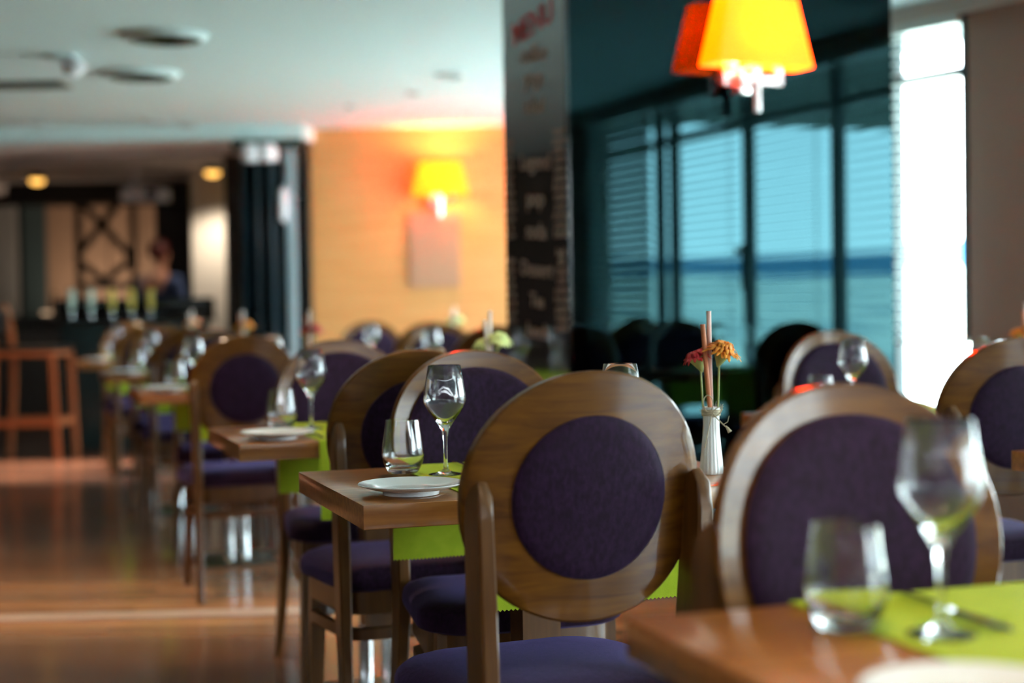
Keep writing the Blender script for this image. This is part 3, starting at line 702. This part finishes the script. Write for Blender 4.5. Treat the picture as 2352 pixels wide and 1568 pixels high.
# glassware
wg = bmesh.new()
wo_ = [(.0355, 0), (.0355, .0012), (.030, .0028), (.014, .0058), (.0055, .012), (.0042, .022), (.0038, .045), (.0042, .07), (.0065, .088), (.012, .099), (.022, .113), (.0345, .130), (.0425, .144), (.0440, .152), (.0430, .163), (.0385, .190), (.0330, .2225)]
wi_ = [(.0324, .2228), (.0376, .190), (.0419, .163), (.0428, .152), (.0412, .1445), (.0330, .132), (.0200, .1165), (.009, .107), (.0015, .1045)]
lathe(wg, wo_ + wi_, 48)
wine0 = obj('wine_glass', wg, glass, smooth=60); tag(wine0, 'x', 'wine glass')
tg = bmesh.new()
to_ = [(.026, 0), (.0295, .0015), (.033, .006), (.0405, .022), (.0438, .036), (.0438, .042), (.0425, .055), (.039, .082), (.0352, .110)]
ti_ = [(.0345, .1102), (.0382, .082), (.0417, .055), (.043, .042), (.0428, .036), (.039, .024), (.030, .0145), (.015, .0118), (.002, .0112)]
lathe(tg, to_ + ti_, 48)
tumb0 = obj('tumbler', tg, glass, smooth=60); tag(tumb0, 'x', 'tumbler')
pl = bmesh.new()
lathe(pl, [(.050, 0), (.052, .001), (.053, .008), (.070, .011), (.097, .0195), (.0985, .021), (.097, .0222), (.070, .0145), (.055, .012), (.05, .0112), (.003, .0112)], 64)
plate0 = obj('bread_plate', pl, china, smooth=50); tag(plate0, 'x', 'plate')
def make_fork():
    t = thing('fork', 'x', 'fork')
    bm = bmesh.new(); sweep(bm, [(0, 0, .002), (0, .05, .004), (0, .10, .006), (0, .13, .004)], [(-.0045, -.001), (.0045, -.001), (.0045, .001), (-.0045, .001)], scale=[1.1, .8, .7, 1.2]); obj('handle', bm, cutlery, t)
    bm = bmesh.new(); sweep(bm, [(0, .128, .004), (0, .14, .002), (0, .15, .003)], [(-.011, -.001), (.011, -.001), (.011, .001), (-.011, .001)], scale=[.6, 1, 1]); 
    for k in range(4): sweep(bm, [(-.0093 + k * .0062, .149, .003), (-.0093 + k * .0062, .17, .002), (-.0093 + k * .0062, .188, .006)], rect(.003, .0015))
    obj('tines', bm, cutlery, t); return t
def make_knife():
    t = thing('table_knife', 'x', 'knife')
    bm = bmesh.new(); sweep(bm, [(0, 0, .0045), (0, .05, .0045), (0, .095, .004)], [(-.0055, -.003), (.0055, -.003), (.0055, .003), (-.0055, .003)], scale=[1, .95, .8]); obj('handle', bm, cutlery, t)
    bm = bmesh.new(); sweep(bm, [(0, .093, .0035), (.001, .15, .003), (.001, .19, .002), (.0, .205, .0015)], [(-.009, -.0007), (.009, -.0007), (.009, .0007), (-.009, .0007)], scale=[.8, 1, .9, .25]); obj('blade', bm, cutlery, t)
    return t
fork0, knife0 = make_fork(), make_knife()
# vase
va = bmesh.new()
lathe(va, [(.022, 0), (.0242, .002), (.0238, .012), (.0205, .04), (.0172, .075), (.0158, .10), (.0162, .122), (.0175, .135), (.0160, .135), (.0145, .12), (.014, .09), (.014, .02), (.002, .015)], 72, flute=.025, nf=18)
def make_vase():
    t = thing('bud_vase', 'x', 'vase')
    obj('body', va, china, t, smooth=60)
    tw = mat('jute_twine', (.55, .46, .30), .9); bm = bmesh.new()
    for k in range(4):
        rr = .0178; z = .119 + k * .0032
        tube(bm, [(rr * math.cos(a), rr * math.sin(a), z) for a in [2 * PI * i / 24 for i in range(24)]], .0016, 6, closed=True)
    def loopc(cx, cz, rx, rz, tilt): return [(cx + rx * math.cos(a) * math.cos(tilt) - rz * math.sin(a) * math.sin(tilt), -.0195 - .003 * math.sin(a), cz + rx * math.cos(a) * math.sin(tilt) + rz * math.sin(a) * math.cos(tilt)) for a in [2 * PI * i / 20 for i in range(20)]]
    tube(bm, loopc(-.008, .143, .0095, .017, .05), .0011, 6, closed=True); tube(bm, loopc(.009, .126, .006, .013, -.8), .0011, 6, closed=True)
    tube(bm, [(0, -.020, .124), (.012, -.022, .110), (.024, -.024, .098), (.032, -.024, .094)], .0013, 6)
    tube(bm, [(0, -.020, .124), (-.006, -.022, .10), (-.012, -.024, .075), (-.016, -.025, .055)], .0009, 6)
    tube(bm, [(.02, -.023, .1), (.03, -.022, .106), (.033, -.022, .118)], .0007, 5)
    rnd = random.Random(3)
    for k in range(26):
        a = rnd.uniform(0, 2 * PI); p0 = Vector((.018 * math.cos(a), .018 * math.sin(a), .130 + rnd.uniform(-.01, .004))); d = Vector((math.cos(a), math.sin(a), rnd.uniform(.1, 1.4))) * rnd.uniform(.004, .010)
        tube(bm, [p0, p0 + d * .6, p0 + d + Vector((0, 0, rnd.uniform(-.003, .003)))], .00035, 4)
    tube(bm, [(.026, -.024, .098), (.031, -.025, .091), (.034, -.025, .086)], .0032, 8, scale=[.5, 1, 1.4])
    obj('twine_bow', bm, tw, t)
    return t
vase0 = make_vase()
def make_flower(nm, seed, petal_m, base, head, rad, nrm, layers=3):
    """stem from base to head; petals spread around nrm"""
    rnd = random.Random(seed); t = thing(nm, 'x', 'flower')
    nrm = Vector(nrm).normalized(); base = Vector(base); head = Vector(head)
    q = nrm.to_track_quat('Z', 'Y').to_matrix().to_4x4(); F = Matrix.Translation(head) @ q
    green = mat('flower_green', (.42, .48, .16), .6)
    bm = bmesh.new(); mid = (base + head) / 2 - nrm * .0; tube(bm, [base, base + (head - base) * .5 + Vector((0, 0, .004)), head - nrm * .024], .0019, 8); obj('stem', bm, green, t)
    obj('calyx', lathe(bmesh.new(), [(.002, -.034), (.007, -.024), (.015, -.009), (.021, 0), (.004, .001)], 18, F), green, t)
    bm = bmesh.new()
    for L_ in range(layers):
        n = 22 - 4 * L_; Rr = rad * (1 - .24 * L_)
        for k in range(n):
            a = 2 * PI * (k + .5 * (L_ % 2)) / n + rnd.uniform(-.08, .08); rr = Rr * rnd.uniform(.82, 1.08); wv = .0036 * rnd.uniform(.8, 1.2)
            droop = rnd.uniform(.001, .014) * (1 - L_ * .5); lift = .004 + L_ * .006
            row = []
            for s_, wq in ((.12, .5), (.4, 1.), (.72, 1.1), (.93, .75), (1., .25)):
                r_ = rr * s_; z = lift * math.sin(s_ * PI * .9) + L_ * .002 - droop * s_ ** 3
                for off, dz in ((-1, .0008), (0, 0), (1, .0008)):
                    p = Vector((r_ * math.cos(a) - off * wv * wq * math.sin(a), r_ * math.sin(a) + off * wv * wq * math.cos(a), z + dz)); row.append(bm.verts.new(F @ p))
            for i in range(4):
                for j in range(2): bm.faces.new((row[i * 3 + j], row[i * 3 + j + 1], row[i * 3 + j + 4], row[i * 3 + j + 3]))
    pe_ = obj('petals', bm, petal_m, t); so_ = pe_.modifiers.new('thick', 'SOLIDIFY'); so_.thickness = .0006
    obj('flower_centre', lathe(bmesh.new(), [(.010, .002), (.009, .006), (.004, .008)], 16, F), mat('flower_core', (.55, .12, .01), .8), t)
    return t
org = mat('orange_petal', (.88, .24, .015), .55, noise=((120, 120, 120), (.95, .38, .03), .35, .65)); redp = mat('red_petal', (.62, .02, .03), .55)
limep = mat('lime_petal', (.72, .85, .35), .55); peach = mat('peach_petal', (.85, .38, .2), .55)
pink_stick = mat('pale_pink_stick', (.80, .50, .42), .6); terra = mat('terracotta_stick', (.62, .20, .08), .6); whites = mat('white_stick', (.85, .75, .68), .6)
def stick(m, a, b):
    bm = bmesh.new(); A = Vector(a); Bq = Vector(b); rr = .0048
    d = (Bq - A); pts = [A, A + d * .33 + Vector((.001, 0, 0)), A + d * .66, Bq]
    tube(bm, pts, rr, 12); tube(bm, [Bq, Bq + d.normalized() * .001], rr * 1.12, 12)
    for q in (.45, .8): tube(bm, [A + d * q, A + d * (q + .004)], rr * 1.08, 12)
    return obj('decorative_stick', bm, m)

ordn = ['the nearest table at bottom right', 'the in-focus table', 'the second table in left row', 'the third table in left row', 'the fourth table in left row', 'the farthest table in left row', 'the table before the mirror', 'the table at right edge', 'the table left of the pillar', 'the table below the far orange wall']
tabs = [(.312, 1.161), (-.265, 2.736), (-.696, 3.97), (-1.51, 6.35), (-2.10, 8.12), (-2.77, 10.05), (.89, 4.23), (1.31, 2.95), (-.53, 7.42), (-.98, 9.08)]
tl_ = ['nearest blurred oak table top at the bottom right corner', 'sharp oak dining table in the middle with plate and glasses', 'second oak table in left row, behind the in-focus one', 'third oak table in left row behind a walnut chair', 'fourth oak table in left row', 'farthest oak table of left row near the bar', 'oak table in front of the dark mirror, mostly behind a chair', 'dark oak table corner cut by the right edge', 'oak table just left of the mirrored pillar', 'oak table in front of the far orange wall']
def loc_on(o, u, v, z=TH): return (o[0] + EU.x * u + EV.x * v, o[1] + EU.y * u + EV.y * v, z)
G = {}
def put(src, key, loc, rz, label, grp):
    if key not in G:
        G[key] = 1; src.location = loc; src.rotation_euler = (0, 0, rz); tag(src, label, None, grp); return src
    return dup(src, loc, rz, label, grp)
ZR, ZT = TH + .0032, TH + .0004
for i, o in enumerate(tabs):
    put(table0, 'table', (o[0], o[1], 0), A0, tl_[i], 'oak dining tables')
    if i != 7: put(runner0, 'runner', (o[0], o[1], 0), A0, 'lime green runner draped over ' + ordn[i], 'lime table runners')
    if i == 7: continue
    for side in (0, 1):
        if i == 0 and side == 1: pass
        def L2(u, v, z): return loc_on(o, u if side == 0 else TW - u, v if side == 0 else TD - v, z)
        rz = A0 + (PI if side else 0)
        far = side == 0
        who = ['left', 'right'][side]
        put(wine0, 'wine', L2(.262, .385, ZR), rz, 'stemmed wine glass on the %s side of %s' % (who, ordn[i]), 'wine glasses')
        put(tumb0, 'tumb', L2(.144, .445, ZT) if False else L2(.148 if i in () else .190, .452, ZT if False else ZR), rz, 'clear water tumbler on the %s side of %s' % (who, ordn[i]), 'water tumblers')
        put(plate0, 'plate', L2(.118, .118, ZT), rz, 'small white bread plate on the %s side of %s' % (who, ordn[i]), 'white bread plates')
        if i in (0, 1, 2, 6):
            put(fork0, 'fork', L2(.222, .03, ZR), rz, 'steel fork on runner beside the %s bread plate of %s' % (who, ordn[i]), 'steel forks')
            put(knife0, 'knife', L2(.335, .57, ZR), rz + PI, 'steel knife on runner beside %s wine glass of %s' % (who, ordn[i]), 'steel knives')
# table posies
fl = [None, (org, redp, terra, pink_stick, ('orange', 'red')), (limep, limep, whites, whites, ('lime', 'pale lime')), (redp, redp, terra, whites, ('crimson', 'smaller crimson')), (org, org, terra, whites, ('orange yellow', 'smaller orange')), (peach, peach, whites, whites, ('peach', 'smaller peach')), (org, org, terra, whites, ('yellow', 'smaller yellow')), None, (peach, peach, whites, whites, ('pale pink', 'smaller pink')), (limep, limep, whites, whites, ('white', 'smaller white'))]
for i, spec in enumerate(fl):
    if not spec: continue
    m1, m2, s1, s2, nm = spec; o = tabs[i]; bx, by, bz = loc_on(o, (.757 if i == 1 else .735), (.175 if i == 1 else .19), ZT)
    put(vase0, 'vase', (bx, by, bz), 0, 'white ribbed bud vase with twine bow on ' + ordn[i], 'bud vases')
    f = make_flower('gerbera', 10 + i, m1, (.005, 0, .03), (.024, -.004, .246), .042, (.28, -.25, 1)); f.location = (bx, by, bz); tag(f, nm[0] + ' gerbera in the bud vase on ' + ordn[i], None, 'gerberas in bud vases')
    f = make_flower('gerbera', 30 + i, m2, (-.005, .003, .03), (-.026, .012, .236), .030, (-.35, -.1, 1), 2); f.location = (bx, by, bz); tag(f, nm[1] + ' gerbera in the bud vase on ' + ordn[i], None, 'gerberas in bud vases')
    s = stick(s1, (.004, -.007, .02), (-.0155, -.009, .300)); s.location = (bx, by, bz); tag(s, 'shorter darker decorative stick in the bud vase on ' + ordn[i], 'decorative stick', 'sticks in bud vases')
    s = stick(s2, (.001, .007, .02), (-.001, .011, .326)); s.location = (bx, by, bz); tag(s, 'taller pale decorative stick in the bud vase on ' + ordn[i], 'decorative stick', 'sticks in bud vases')
# salt shaker beside the vase on the in-focus table
bx, by, bz = loc_on(tabs[1], .745, .30, ZT)
t = thing('salt_shaker', 'white salt shaker peeking out left of the sharp bud vase', 'salt shaker', (bx, by, bz))
obj('body', lathe(bmesh.new(), [(.018, 0), (.02, .002), (.019, .05), (.016, .068)], 24), china, t); obj('cap', lathe(bmesh.new(), [(.0165, .068), (.0165, .08), (.01, .086)], 24), white_metal, t)
# window-side tables seen in the mirror
for i, tt in enumerate((2.6, 4.3, 6.0)):
    ang = math.atan2(WD.x, -WD.y); c = wp(tt, .80)
    eu = Vector((math.cos(ang), math.sin(ang), 0)); ev = Vector((-math.sin(ang), math.cos(ang), 0)); o = c - eu * TW / 2 - ev * TD / 2
    nm = ['nearest the brown wall pier', 'in the middle of three', 'nearest the closed blind'][i]
    dup(table0, (o.x, o.y, 0), ang, 'window-side oak table seen only in mirror, ' + nm, 'window-side tables'); dup(runner0, (o.x, o.y, 0), ang, 'lime runner on window-side table ' + nm + ', seen in mirror', 'window-side runners')
    for j, (u, v) in enumerate(((.272, .385), (TW - .272, TD - .385))):
        q = o + eu * u + ev * v; dup(wine0, (q.x, q.y, ZR), ang, 'wine glass on %s side of window-side table %s' % (['room', 'window'][j], nm), 'window-side wine glasses')
